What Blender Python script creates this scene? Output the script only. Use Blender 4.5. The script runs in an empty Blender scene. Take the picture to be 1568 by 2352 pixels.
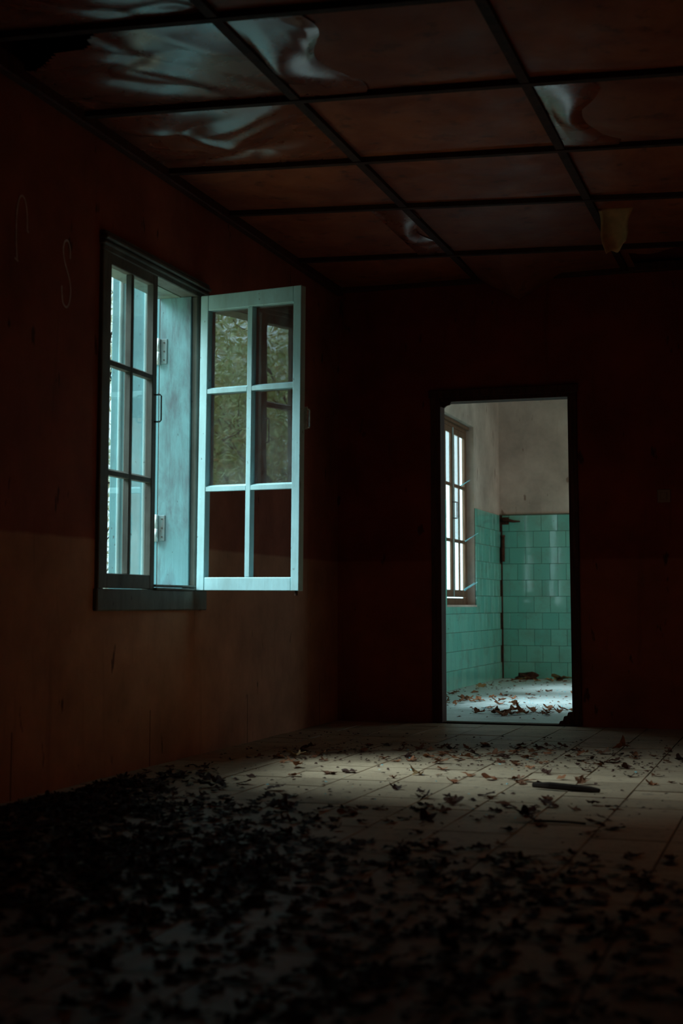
import bpy, bmesh, math, random
import numpy as np
from mathutils import Vector, Matrix

sc = bpy.context.scene
col = sc.collection
R = math.radians
rng = random.Random(11)
nrng = np.random.default_rng(5)

# ------------------------------------------------------------------ camera
cam_d = bpy.data.cameras.new('camera')
cam = bpy.data.objects.new('camera', cam_d); col.objects.link(cam)
cam_d.sensor_fit = 'VERTICAL'; cam_d.sensor_height = 36.0; cam_d.sensor_width = 24.0
cam_d.lens = 3285.0 / 2352.0 * 36.0
cam_d.shift_y = -121.0 / 2352.0
cam.location = (2.935, 0.0, 0.75)
cam.rotation_euler = (R(90 + 5.8228), 0, R(17.813))
cam_d.clip_start = 0.05; cam_d.clip_end = 200
cam_d.dof.use_dof = True; cam_d.dof.focus_distance = 9.0; cam_d.dof.aperture_fstop = 2.8
sc.camera = cam

# ------------------------------------------------------------------ sky, daylight, exposure
world = bpy.data.worlds.new('sky'); sc.world = world; world.use_nodes = True
wn = world.node_tree.nodes; wl = world.node_tree.links
wn['Background'].inputs['Color'].default_value = (0.62, 0.93, 1.0, 1)
wn['Background'].inputs['Strength'].default_value = 2.0
sun_d = bpy.data.lights.new('veiled_sun', 'SUN')
sun_d.energy = 9.0; sun_d.angle = R(40); sun_d.color = (0.70, 0.95, 1.0)
sun = bpy.data.objects.new('veiled_sun', sun_d); col.objects.link(sun)
sun.rotation_euler = Vector((1.0, 0.16, -0.98)).to_track_quat('-Z', 'Y').to_euler()
sun.location = (-6, 6, 8)
for nm, loc, sx, sy in (('daylight_portal', (-0.3, 6.20, 1.56), 1.2, 1.7), ('daylight_portal', (-0.34, 12.9, 1.6), 1.25, 1.75),
                        ('daylight_portal', (-0.34, 11.0, 1.6), 1.25, 1.75), ('daylight_portal', (3.42, 12.6, 1.58), 3.2, 2.25)):
    pd = bpy.data.lights.new(nm, 'AREA'); pd.shape = 'RECTANGLE'; pd.size = sy; pd.size_y = sx
    pd.cycles.is_portal = True
    po = bpy.data.objects.new(nm, pd); col.objects.link(po); po.location = loc; po.rotation_euler = (0, R(-90 if loc[0] < 0 else 90), 0)
sc.view_settings.view_transform = 'Standard'; sc.view_settings.look = 'None'
sc.view_settings.exposure = 0.0; sc.view_settings.gamma = 1.0; sc.view_settings.use_curve_mapping = False
sc.cycles.use_denoising = True
sc.cycles.max_bounces = 7; sc.cycles.diffuse_bounces = 4; sc.cycles.glossy_bounces = 3; sc.cycles.transparent_max_bounces = 16
sc.cycles.adaptive_threshold = 0.03
sc.cycles.sample_clamp_indirect = 4.0
sc.cycles.caustics_reflective = False; sc.cycles.caustics_refractive = False

# ------------------------------------------------------------------ materials
class NT:
    def __init__(s, name):
        s.m = bpy.data.materials.new(name); s.m.use_nodes = True
        s.t = s.m.node_tree; s.b = s.t.nodes['Principled BSDF']; s.out = s.t.nodes['Material Output']
    def n(s, typ, **kw):
        nd = s.t.nodes.new(typ)
        for k, v in kw.items():
            if k in nd.inputs: nd.inputs[k].default_value = v
            else: setattr(nd, k, v)
        return nd
    def l(s, a, b): s.t.links.new(a, b)
    def coord(s, which='Object', scale=(1, 1, 1)):
        c = s.n('ShaderNodeTexCoord'); mp = s.n('ShaderNodeMapping'); mp.inputs['Scale'].default_value = scale
        s.l(c.outputs[which], mp.inputs['Vector']); return mp.outputs['Vector']
    def geo(s, scale=(1, 1, 1)):
        c = s.n('ShaderNodeNewGeometry'); mp = s.n('ShaderNodeMapping'); mp.inputs['Scale'].default_value = scale
        s.l(c.outputs['Position'], mp.inputs['Vector']); return mp.outputs['Vector']
    def noise(s, vec, scale, detail=4, rough=0.55, dist=0.0):
        nd = s.n('ShaderNodeTexNoise', Scale=scale, Detail=detail, Roughness=rough, Distortion=dist)
        s.l(vec, nd.inputs['Vector']); return nd.outputs['Fac']
    def ramp(s, fac, a, b, ca=(0, 0, 0, 1), cb=(1, 1, 1, 1)):
        r = s.n('ShaderNodeValToRGB'); e = r.color_ramp.elements
        e[0].position = a; e[1].position = b; e[0].color = ca; e[1].color = cb
        s.l(fac, r.inputs['Fac']); return r.outputs['Color']
    def mix(s, fac, a, b, mode='MIX'):
        m = s.n('ShaderNodeMix', data_type='RGBA', blend_type=mode)
        if isinstance(fac, (int, float)): m.inputs['Factor'].default_value = fac
        else: s.l(fac, m.inputs['Factor'])
        for k, v in ((6, a), (7, b)):
            if isinstance(v, tuple): m.inputs[k].default_value = v if len(v) == 4 else v + (1,)
            else: s.l(v, m.inputs[k])
        return m.outputs[2]
    def math(s, op, a, b=None):
        m = s.n('ShaderNodeMath', operation=op)
        for k, v in ((0, a), (1, b)):
            if v is None: continue
            if isinstance(v, (int, float)): m.inputs[k].default_value = v
            else: s.l(v, m.inputs[k])
        return m.outputs[0]
    def bump(s, h, strength=0.3, dist=0.01):
        b = s.n('ShaderNodeBump', Strength=strength, Distance=dist); s.l(h, b.inputs['Height'])
        s.l(b.outputs['Normal'], s.b.inputs['Normal'])
    def base(s, c, rough=0.7, spec=0.3):
        if isinstance(c, tuple): s.b.inputs['Base Color'].default_value = c if len(c) == 4 else c + (1,)
        else: s.l(c, s.b.inputs['Base Color'])
        if isinstance(rough, (int, float)): s.b.inputs['Roughness'].default_value = rough
        else: s.l(rough, s.b.inputs['Roughness'])
        s.b.inputs['Specular IOR Level'].default_value = spec
        return s.m

def mat_wall(name, upper, lower, dado, stain, seam=False):
    t = NT(name); p = t.geo()
    sep = t.n('ShaderNodeSeparateXYZ'); t.l(p, sep.inputs[0])
    wob = t.math('MULTIPLY', t.noise(p, 9, 3), 0.012)
    z = t.math('ADD', sep.outputs[2], wob)
    edge = t.n('ShaderNodeMapRange'); t.l(z, edge.inputs[0])
    edge.inputs[1].default_value = dado; edge.inputs[2].default_value = dado + 0.015
    c = t.mix(edge.outputs[0], lower, upper)
    mott = t.ramp(t.noise(p, 2.3, 6, 0.62), 0.32, 0.72, (0.62, 0.6, 0.58, 1), (1.12, 1.1, 1.08, 1))
    c = t.mix(1.0, c, mott, 'MULTIPLY')
    streak = t.noise(t.geo((9, 9, 0.9)), 1.6, 5, 0.6, 0.4)
    c = t.mix(t.math('MULTIPLY', t.ramp(streak, 0.60, 0.80), 0.35), c, stain)
    spots = t.noise(t.geo((1, 1, 0.35)), 13, 3, 0.5)
    c = t.mix(t.math('MULTIPLY', t.ramp(spots, 0.68, 0.73), 0.75), c, stain)
    if seam:
        sm = t.n('ShaderNodeMath', operation='PINGPONG'); t.l(sep.outputs[1], sm.inputs[0]); sm.inputs[1].default_value = 0.62
        lo = t.math('LESS_THAN', sm.outputs[0], 0.004)
        zz = t.math('LESS_THAN', sep.outputs[2], 0.26)
        c = t.mix(t.math('MULTIPLY', t.math('MULTIPLY', lo, zz), 0.8), c, stain)
    t.bump(t.noise(p, 26, 6, 0.6), 0.25, 0.006)
    return t.base(c, 0.82, 0.15)

M = {}
M['wall'] = mat_wall('brown_two_tone_wall_paint', (0.40, 0.115, 0.066), (0.60, 0.28, 0.165), 1.035, (0.05, 0.018, 0.012), True)
M['wall2'] = mat_wall('wall_paint_with_shade', (0.30, 0.045, 0.025), (0.40, 0.095, 0.052), 1.035, (0.04, 0.012, 0.008))  # back wall copy of the wall paint, its shade put into the colour
M['plaster'] = mat_wall('grimy_plaster', (0.62, 0.59, 0.54), (0.62, 0.59, 0.54), 9, (0.20, 0.12, 0.09))

def mat_simple(name, c, rough=0.7, spec=0.3, var=0.25, scale=12, bump=0.0, stretch=(1, 1, 1), metal=0.0):
    t = NT(name); v = t.coord('Object', stretch)
    n = t.noise(v, scale, 5, 0.6)
    k = t.ramp(n, 0.3, 0.7, (1 - var,) * 3 + (1,), (1 + var,) * 3 + (1,))
    cc = t.mix(1.0, c, k, 'MULTIPLY')
    if bump: t.bump(n, bump, 0.004)
    t.b.inputs['Metallic'].default_value = metal
    return t.base(cc, rough, spec)

def mat_paint(name, c, dirt, amount=0.55, rough=0.42):
    t = NT(name); v = t.coord('Object', (1, 1, 0.3)); w = t.geo()
    n1 = t.noise(v, 9, 7, 0.65, 0.3); n2 = t.noise(w, 3.0, 6, 0.6)
    cc = t.mix(1.0, c, t.ramp(n2, 0.3, 0.7, (0.8, 0.8, 0.8, 1), (1.1, 1.1, 1.1, 1)), 'MULTIPLY')
    cc = t.mix(t.math('MULTIPLY', t.ramp(n1, 0.44, 0.66), amount), cc, dirt)
    chips = t.noise(t.geo((1, 1, 0.5)), 60, 3, 0.5)
    cc = t.mix(t.math('MULTIPLY', t.ramp(chips, 0.70, 0.73), 0.7), cc, (0.05, 0.035, 0.03))
    t.bump(t.noise(t.coord('Object', (30, 30, 1.5)), 3, 4), 0.25, 0.003)
    return t.base(cc, rough, 0.4)

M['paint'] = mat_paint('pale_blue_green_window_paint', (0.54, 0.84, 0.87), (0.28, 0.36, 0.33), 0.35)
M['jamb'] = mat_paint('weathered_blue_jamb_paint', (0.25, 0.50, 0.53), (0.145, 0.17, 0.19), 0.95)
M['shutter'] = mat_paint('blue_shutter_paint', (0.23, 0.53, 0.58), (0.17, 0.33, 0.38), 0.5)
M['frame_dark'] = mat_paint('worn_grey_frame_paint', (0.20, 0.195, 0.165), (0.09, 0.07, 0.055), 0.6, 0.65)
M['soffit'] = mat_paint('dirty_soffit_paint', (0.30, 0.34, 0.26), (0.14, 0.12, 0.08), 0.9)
M['metal'] = mat_simple('painted_rusty_hinge_metal', (0.66, 0.74, 0.72), 0.4, 0.5, 0.4, 40, 0.2)
M['hinge'] = mat_paint('paint_caked_rusty_hinge_plate', (0.30, 0.50, 0.52), (0.20, 0.13, 0.11), 0.9)
M['iron'] = mat_simple('dark_iron', (0.09, 0.075, 0.065), 0.5, 0.5, 0.4, 30, 0.2, metal=0.4)
M['rust'] = mat_simple('rusted_pipe', (0.07, 0.028, 0.018), 0.8, 0.2, 0.5, 25, 0.4)
M['brownwood'] = mat_simple('brown_stained_wood', (0.16, 0.095, 0.06), 0.65, 0.25, 0.45, 6, 0.3, (12, 12, 1))
M['batten'] = mat_simple('dark_ceiling_batten_wood', (0.055, 0.022, 0.016), 0.75, 0.2, 0.4, 6, 0.3, (3, 3, 3))
M['void'] = mat_simple('near_black_roof_slab', (0.02, 0.012, 0.01), 0.95, 0.05, 0.2, 4)  # near-black slab above the ceiling panels
M['chalk'] = mat_simple('chalk_line', (0.62, 0.47, 0.44), 0.9, 0.1, 0.3, 30)
M['plastic'] = mat_simple('yellowed_plastic', (0.30, 0.17, 0.12), 0.5, 0.4, 0.1, 20)
M['bark'] = mat_simple('grey_brown_bark', (0.03, 0.02, 0.016), 0.9, 0.1, 0.5, 14, 0.6, (1, 1, 0.3))
M['sheet'] = mat_simple('yellowed_torn_sheet', (0.68, 0.42, 0.20), 0.6, 0.3, 0.25, 14, 0.2)
M['ochre'] = mat_simple('ochre_bounce_wall', (0.85, 0.29, 0.13), 0.9, 0.1, 0.15, 3)
M['dark_wood'] = mat_simple('dark_door_frame_wood', (0.085, 0.024, 0.015), 0.7, 0.25, 0.4, 5, 0.3, (10, 10, 1))

def mat_ceiling(name, coat, r0, r1):
    t = NT(name); v = t.geo()
    oi = t.n('ShaderNodeObjectInfo')
    n = t.noise(v, 3.5, 6, 0.6, 0.6)
    c = t.mix(t.ramp(n, 0.35, 0.65), (0.27, 0.055, 0.022), (0.42, 0.105, 0.042))
    c = t.mix(t.math('MULTIPLY', t.ramp(t.noise(v, 11, 5), 0.58, 0.70), 0.6), c, (0.05, 0.02, 0.015))
    c = t.mix(t.math('MULTIPLY', oi.outputs['Random'], 0.35), c, (0.20, 0.09, 0.08))
    t.bump(t.noise(t.geo((1, 2.2, 1)), 16, 5, 0.55, 0.8), 0.10, 0.012)
    r = t.ramp(t.noise(v, 6, 4), 0.3, 0.7, (r0,) * 3 + (1,), (r1,) * 3 + (1,))
    t.b.inputs['Coat Weight'].default_value = coat; t.b.inputs['Coat Roughness'].default_value = r0
    return t.base(c, r, 0.7 if coat else 0.22)
M['ceiling'] = mat_ceiling('glossy_wrinkled_ceiling_panel', 1.0, 0.22, 0.34)
M['ceiling_dull'] = mat_ceiling('dull_ceiling_panel', 0.0, 0.45, 0.65)

def mat_floor(name, c1, c2, dirt, rough, tint=True):
    t = NT(name); v = t.geo()
    c = t.mix(t.ramp(t.noise(v, 3.2, 7, 0.62, 0.4), 0.32, 0.68), c1, c2)
    if tint:
        oi = t.n('ShaderNodeObjectInfo')
        k = t.ramp(oi.outputs['Random'], 0, 1, (0.84, 0.84, 0.84, 1), (1.1, 1.1, 1.1, 1))
        c = t.mix(1.0, c, k, 'MULTIPLY')
    c = t.mix(t.math('MULTIPLY', t.ramp(t.noise(v, 17, 6, 0.7), 0.55, 0.68), 0.7), c, dirt)
    c = t.mix(t.math('MULTIPLY', t.ramp(t.noise(v, 60, 3, 0.6), 0.62, 0.68), 0.8), c, dirt)
    t.bump(t.noise(v, 35, 5, 0.65), 0.35, 0.004)
    return t.base(c, rough, 0.3)
M['floor'] = mat_floor('dusty_cement_floor_tile', (0.40, 0.28, 0.18), (0.55, 0.40, 0.265), (0.13, 0.09, 0.065), 0.55)
M['grout'] = mat_floor('dirty_floor_grout', (0.10, 0.075, 0.055), (0.15, 0.11, 0.08), (0.05, 0.035, 0.025), 0.95, False)
M['far_floor'] = mat_floor('pale_dusty_concrete', (0.56, 0.61, 0.61), (0.73, 0.80, 0.81), (0.24, 0.18, 0.14), 0.38, False)

def mat_tile():
    t = NT('green_glazed_wall_tile'); v = t.geo()
    oi = t.n('ShaderNodeObjectInfo')
    c = t.mix(oi.outputs['Random'], (0.15, 0.54, 0.47), (0.20, 0.61, 0.53))
    c = t.mix(t.math('MULTIPLY', t.ramp(t.noise(v, 5, 6, 0.65), 0.5, 0.75), 0.5), c, (0.17, 0.22, 0.16))
    c = t.mix(t.math('MULTIPLY', t.ramp(t.noise(v, 30, 4, 0.6), 0.66, 0.71), 0.7), c, (0.07, 0.05, 0.035))
    t.bump(t.noise(v, 7, 3), 0.05, 0.01)
    return t.base(c, 0.07, 1.0)
M['tile'] = mat_tile()
M['tile_grout'] = mat_floor('tile_grout', (0.10, 0.13, 0.10), (0.15, 0.18, 0.14), (0.05, 0.045, 0.035), 0.9, False)

def mat_glass(name, lo, dust, tint=(1, 1, 1, 1)):
    t = NT(name); t.t.nodes.remove(t.b)
    tr = t.n('ShaderNodeBsdfTransparent'); tr.inputs[0].default_value = tint
    gl = t.n('ShaderNodeBsdfGlossy', Roughness=0.015); gl.inputs[0].default_value = (1, 1, 1, 1)
    lw = t.n('ShaderNodeLayerWeight', Blend=0.5)
    k = t.math('ADD', t.math('MULTIPLY', t.math('POWER', lw.outputs['Facing'], 4.0), 0.7), lo)
    m1 = t.n('ShaderNodeMixShader'); t.l(k, m1.inputs[0]); t.l(tr.outputs[0], m1.inputs[1]); t.l(gl.outputs[0], m1.inputs[2])
    df = t.n('ShaderNodeBsdfDiffuse'); df.inputs[0].default_value = (0.5, 0.55, 0.52, 1)
    m2 = t.n('ShaderNodeMixShader')
    d = t.math('MULTIPLY', t.ramp(t.noise(t.coord('Object', (1, 1, 0.5)), 9, 7, 0.7), 0.35, 0.8), dust)
    t.l(d, m2.inputs[0]); t.l(m1.outputs[0], m2.inputs[1]); t.l(df.outputs[0], m2.inputs[2])
    bp = t.n('ShaderNodeBump', Strength=0.04, Distance=0.01); t.l(t.noise(t.coord('Object'), 5, 2), bp.inputs['Height'])
    t.l(bp.outputs[0], gl.inputs['Normal'])
    t.l(m2.outputs[0], t.out.inputs[0]); return t.m
M['glass'] = mat_glass('old_dusty_window_glass', 0.10, 0.12)
M['shard'] = mat_simple('cyan_broken_glass', (0.28, 0.80, 0.92), 0.08, 0.8, 0.1, 20)

def mat_leaf(name, a, b, trans=0.15):
    t = NT(name); oi = t.n('ShaderNodeObjectInfo')
    c = t.mix(oi.outputs['Random'], a, b)
    c = t.mix(t.ramp(t.noise(t.coord('Object'), 40, 4), 0.4, 0.7), c, tuple(x * 0.5 for x in a))
    return t.base(c, 0.7, 0.2)
M['leaf'] = mat_leaf('dry_brown_leaf', (0.16, 0.06, 0.03), (0.32, 0.13, 0.06))
M['leaf_dark'] = mat_leaf('dark_dead_leaf', (0.04, 0.012, 0.007), (0.09, 0.03, 0.017))
M['leaf_red'] = mat_leaf('russet_leaf', (0.30, 0.10, 0.045), (0.48, 0.20, 0.09))
M['leaf_tan'] = mat_leaf('tan_leaf', (0.42, 0.25, 0.11), (0.55, 0.33, 0.15))
def mat_fol(name, a, b):
    t = NT(name)
    c = t.mix(t.ramp(t.noise(t.geo(), 3.0, 5), 0.35, 0.65), a, b)
    c = t.mix(t.math('MULTIPLY', t.ramp(t.noise(t.geo(), 9, 3), 0.5, 0.7), 0.8), c, (0.55, 0.40, 0.20))
    return t.base(c, 0.6, 0.25)
M['fol1'] = mat_fol('yellow_green_foliage', (0.22, 0.36, 0.12), (0.50, 0.58, 0.30))
M['fol2'] = mat_fol('pale_green_foliage', (0.45, 0.58, 0.42), (0.75, 0.80, 0.70))
M['ground'] = mat_floor('leafy_ground', (0.22, 0.22, 0.14), (0.36, 0.32, 0.22), (0.12, 0.09, 0.05), 0.95, False)

# ------------------------------------------------------------------ builders
def tag(o, label=None, cat=None, group=None, kind=None):
    if label: o['label'] = label
    if cat: o['category'] = cat
    if group: o['group'] = group
    if kind: o['kind'] = kind
    return o

def wloc(o):
    v = Vector((0, 0, 0))
    while o: v += o.location; o = o.parent
    return v

def empty(name, loc, parent=None):
    o = bpy.data.objects.new(name, None); col.objects.link(o); o.empty_display_size = 0.05
    o.location = Vector(loc) - (wloc(parent) if parent else Vector((0, 0, 0)))
    if parent: o.parent = parent
    return o

def link(name, me, mat, parent=None, local=True, smooth=False):
    o = bpy.data.objects.new(name, me); col.objects.link(o)
    if mat and not me.materials: me.materials.append(mat)
    if parent:
        o.parent = parent
        if not local: o.location = -wloc(parent)
    if smooth:
        me.polygons.foreach_set('use_smooth', [True] * len(me.polygons))
    return o

class MB:
    def __init__(s): s.bm = bmesh.new()
    def box(s, x0, x1, y0, y1, z0, z1, bev=0.0):
        r = bmesh.ops.create_cube(s.bm, size=1.0)
        for v in r['verts']:
            v.co = Vector(((x0 + x1) / 2 + v.co.x * (x1 - x0), (y0 + y1) / 2 + v.co.y * (y1 - y0), (z0 + z1) / 2 + v.co.z * (z1 - z0)))
        if bev:
            es = {e for v in r['verts'] for e in v.link_edges}
            bmesh.ops.bevel(s.bm, geom=list(es), offset=bev, segments=1, affect='EDGES')
        return s
    def tube(s, pts, radii, seg=8):
        pts = [Vector(p) for p in pts]
        if isinstance(radii, (int, float)): radii = [radii] * len(pts)
        rings = []
        for i, p in enumerate(pts):
            d = (pts[min(i + 1, len(pts) - 1)] - pts[max(i - 1, 0)]).normalized()
            a = d.orthogonal().normalized() if i == 0 else (pa - d * pa.dot(d)).normalized()
            pa = a; b = d.cross(a)
            rings.append([s.bm.verts.new(p + (a * math.cos(k * 2 * math.pi / seg) + b * math.sin(k * 2 * math.pi / seg)) * radii[i]) for k in range(seg)])
        for i in range(len(rings) - 1):
            for k in range(seg):
                s.bm.faces.new((rings[i][k], rings[i][(k + 1) % seg], rings[i + 1][(k + 1) % seg], rings[i + 1][k]))
        s.bm.faces.new(rings[0][::-1]); s.bm.faces.new(rings[-1]); return s
    def prism(s, poly, axis, a0, a1):
        def P(u, v, a): return {'x': (a, u, v), 'y': (u, a, v), 'z': (u, v, a)}[axis]
        A = [s.bm.verts.new(P(u, v, a0)) for u, v in poly]; B = [s.bm.verts.new(P(u, v, a1)) for u, v in poly]
        n = len(poly)
        for i in range(n): s.bm.faces.new((A[i], A[(i + 1) % n], B[(i + 1) % n], B[i]))
        s.bm.faces.new(A[::-1]); s.bm.faces.new(B); return s
    def mesh(s, name):
        bmesh.ops.recalc_face_normals(s.bm, faces=s.bm.faces[:])
        me = bpy.data.meshes.new(name); s.bm.to_mesh(me); s.bm.free(); return me
    def build(s, name, mat, parent=None, local=False, smooth=False):
        return link(name, s.mesh(name), mat, parent, local, smooth)

def bx(name, mat, parent, *a, bev=0.0, local=False):
    return MB().box(*a, bev=bev).build(name, mat, parent, local)

def struct(o): o['kind'] = 'structure'; return o

# ------------------------------------------------------------------ room shell
W1 = (5.62, 6.78, 0.735, 2.385)       # first window hole  y0 y1 z0 z1
W2 = (12.30, 13.50, 0.74, 2.47)       # second window hole
TOP = 3.10
m = MB()
m.box(-0.20, 0, -1.4, W1[0], -0.3, TOP); m.box(-0.20, 0, W1[1], 9.05, -0.3, TOP)
m.box(-0.20, 0, W1[0], W1[1], -0.3, W1[2]); m.box(-0.20, 0, W1[0], W1[1], W1[3], TOP)
wall_left = struct(m.build('wall_left', M['wall']))
m = MB()
XF = -0.06
m.box(-0.17, XF, 9.05, 10.40, -0.3, TOP); m.box(-0.17, XF, 11.60, W2[0], -0.3, TOP); m.box(-0.17, XF, 10.40, 11.60, -0.3, 0.74); m.box(-0.17, XF, 10.40, 11.60, 2.47, TOP); m.box(-0.17, XF, W2[1], 14.72, -0.3, TOP)
m.box(-0.17, XF, W2[0], W2[1], -0.3, W2[2]); m.box(-0.17, XF, W2[0], W2[1], W2[3], TOP)
wall_far_left = struct(m.build('wall_far_left', M['plaster']))
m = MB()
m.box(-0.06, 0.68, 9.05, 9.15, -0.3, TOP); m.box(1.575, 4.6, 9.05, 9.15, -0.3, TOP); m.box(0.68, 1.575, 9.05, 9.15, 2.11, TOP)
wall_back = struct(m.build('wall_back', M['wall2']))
wall_far_back = struct(bx('wall_far_back', M['plaster'], None, -0.26, 4.8, 14.72, 14.92, -0.3, TOP))
WR = (4.6, 5.6, 0.75, 1.65)           # window in the right wall, outside the picture
m = MB()
m.box(4.6, 4.8, -1.4, WR[0], -0.3, TOP); m.box(4.6, 4.8, WR[1], 9.15, -0.3, TOP); m.box(4.6, 4.8, WR[0], WR[1], -0.3, WR[2]); m.box(4.6, 4.8, WR[0], WR[1], WR[3], TOP)
wall_right = struct(m.build('wall_right', M['wall']))
m = MB()
for a, b, c, d in ((9.15, 11.0, -0.3, TOP), (14.2, 14.72, -0.3, TOP), (11.0, 14.2, -0.3, 0.45), (11.0, 14.2, 2.7, TOP)):
    m.box(3.2, 3.4, a, b, c, d)
wall_far_right = struct(m.build('wall_far_right', M['plaster']))
for k, (wx0, wx1, a, b, c, d) in enumerate(((4.66, 4.72, *WR), (-0.165, -0.13, 10.40, 11.60, 0.74, 2.47), (3.27, 3.33, 11.0, 14.2, 0.45, 2.7))):
    m = MB(); t_ = 0.05
    m.box(wx0, wx1, a, a + t_, c, d); m.box(wx0, wx1, b - t_, b, c, d); m.box(wx0, wx1, a + t_, b - t_, c, c + t_); m.box(wx0, wx1, a + t_, b - t_, d - t_, d)
    m.box(wx0, wx1, (a + b) / 2 - 0.03, (a + b) / 2 + 0.03, c + t_, d - t_)
    struct(m.build('window_%d' % (3 + k), M['brownwood']))
wall_front = struct(bx('wall_front', M['wall'], None, -0.2, 4.8, -1.6, -1.4, -0.3, TOP))
ceiling = struct(bx('ceiling', M['void'], None, -0.6, 5.1, -1.8, 9.13, TOP, TOP + 0.2))
ceiling_far = struct(bx('ceiling_far', M['plaster'], None, -0.6, 5.1, 9.13, 15.2, TOP, TOP + 0.2))
floor = struct(bx('floor', M['grout'], None, 0.0, 4.6, -1.4, 9.20, -0.3, -0.004))
floor_far = struct(bx('floor_far', M['far_floor'], None, -0.06, 3.2, 9.20, 14.72, -0.3, 0.0))

# floor tiles of the front room: the ones in the light are single parts, the rest one joined part
P = 0.25
tile_me = MB().box(-P / 2 + 0.0035, P / 2 - 0.0035, -P / 2 + 0.0035, P / 2 - 0.0035, -0.012, 0.0).mesh('floor_tile')
rest = MB(); first = True
xs = [P / 2 + 0.003 + P * i for i in range(18)]; ys = [9.0 - P * (j + 0.5) for j in range(42)]
for x in xs:
    for y in ys:
        if x - P / 2 < -0.01 or x + P / 2 > 4.6: continue
        near = 4.7 < y and 0.05 < x < 2.4 + 0.05 * 0 and (x < 2.935 - (0.06) * y + 0.2)
        if near:
            o = link('tile', tile_me, M['floor'], floor)
            o.location = (x, y, rng.uniform(-0.0012, 0.0012))
            o.rotation_euler = (rng.uniform(-0.004, 0.004), rng.uniform(-0.004, 0.004), rng.uniform(-0.003, 0.003))
        else:
            rest.box(x - P / 2 + 0.0035, x + P / 2 - 0.0035, y - P / 2 + 0.0035, y + P / 2 - 0.0035, -0.012, 0.0)
tag(rest.build('tile_field', M['floor'], floor), kind='stuff')

# door opening between the rooms: dark wooden frame with plaster torn at its corner
door = struct(empty('door_1', (1.135, 9.12, 0)))
bx('jamb', M['dark_wood'], door, 0.645, 0.709, 9.035, 9.16, 0, 2.13, bev=0.004)
bx('jamb', M['dark_wood'], door, 1.542, 1.600, 9.035, 9.16, 0, 2.13, bev=0.004)
bx('head', M['dark_wood'], door, 0.709, 1.542, 9.035, 9.16, 2.073, 2.13, bev=0.004)
bx('architrave', M['dark_wood'], door, 0.635, 1.610, 9.02, 9.0345, 2.10, 2.15, bev=0.003)
MB().prism([(0.711, 2.072), (0.711, 2.045), (0.730, 2.036), (0.748, 2.050), (0.770, 2.056), (0.78, 2.072)], 'y', 9.05, 9.07).build('splinter', M['dark_wood'], door)
bx('threshold', M['grout'], door, 0.710, 1.541, 9.06, 9.15, -0.003, 0.006, bev=0.002)

# far room green tiles (running bond, 0.168 m) over a grout bed
T = 0.168
bed = MB(); bed.box(XF, 3.2, 14.712, 14.719, 0.0, 10 * T); bed.build('grout_bed', M['tile_grout'], wall_far_back)
g = 0.0016
tme = MB().box(-T / 2 + g, T / 2 - g, -0.009, 0, -T / 2 + g, T / 2 - g, bev=0.0012).mesh('wall_tile')
hme = MB().box(-T / 4 + g, T / 4 - g, -0.009, 0, -T / 2 + g, T / 2 - g, bev=0.0012).mesh('wall_half_tile')
restt = MB(); cnt = 0
for r_ in range(10):
    x = XF + 0.018
    odd = r_ % 2
    first = True
    while x < 3.15:
        w = T / 2 if (first and odd) else T
        first = False
        zc = (r_ + 0.5) * T; xc = x + w / 2
        if xc < 1.5:
            o = link('tile', hme if w < T else tme, M['tile'], wall_far_back)
            o.location = (xc, 14.712 + rng.uniform(-0.0012, 0.0006), zc)
            o.rotation_euler = (rng.uniform(-0.006, 0.006), 0, rng.uniform(-0.006, 0.006)); cnt += 1
        elif x + w < 3.2:
            restt.box(x + g, x + w - g, 14.703, 14.712, zc - T / 2 + g, zc + T / 2 - g)
        x += w
tag(restt.build('tile_field', M['tile'], wall_far_back), kind='stuff')
bx('corner_strip', M['rust'], wall_far_back, XF + 0.0165, XF + 0.030, 14.690, 14.7015, 0, 10 * T)
bx('tile_ledge', M['tile_grout'], wall_far_back, XF, 3.2, 14.700, 14.719, 10 * T, 10 * T + 0.012)
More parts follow.
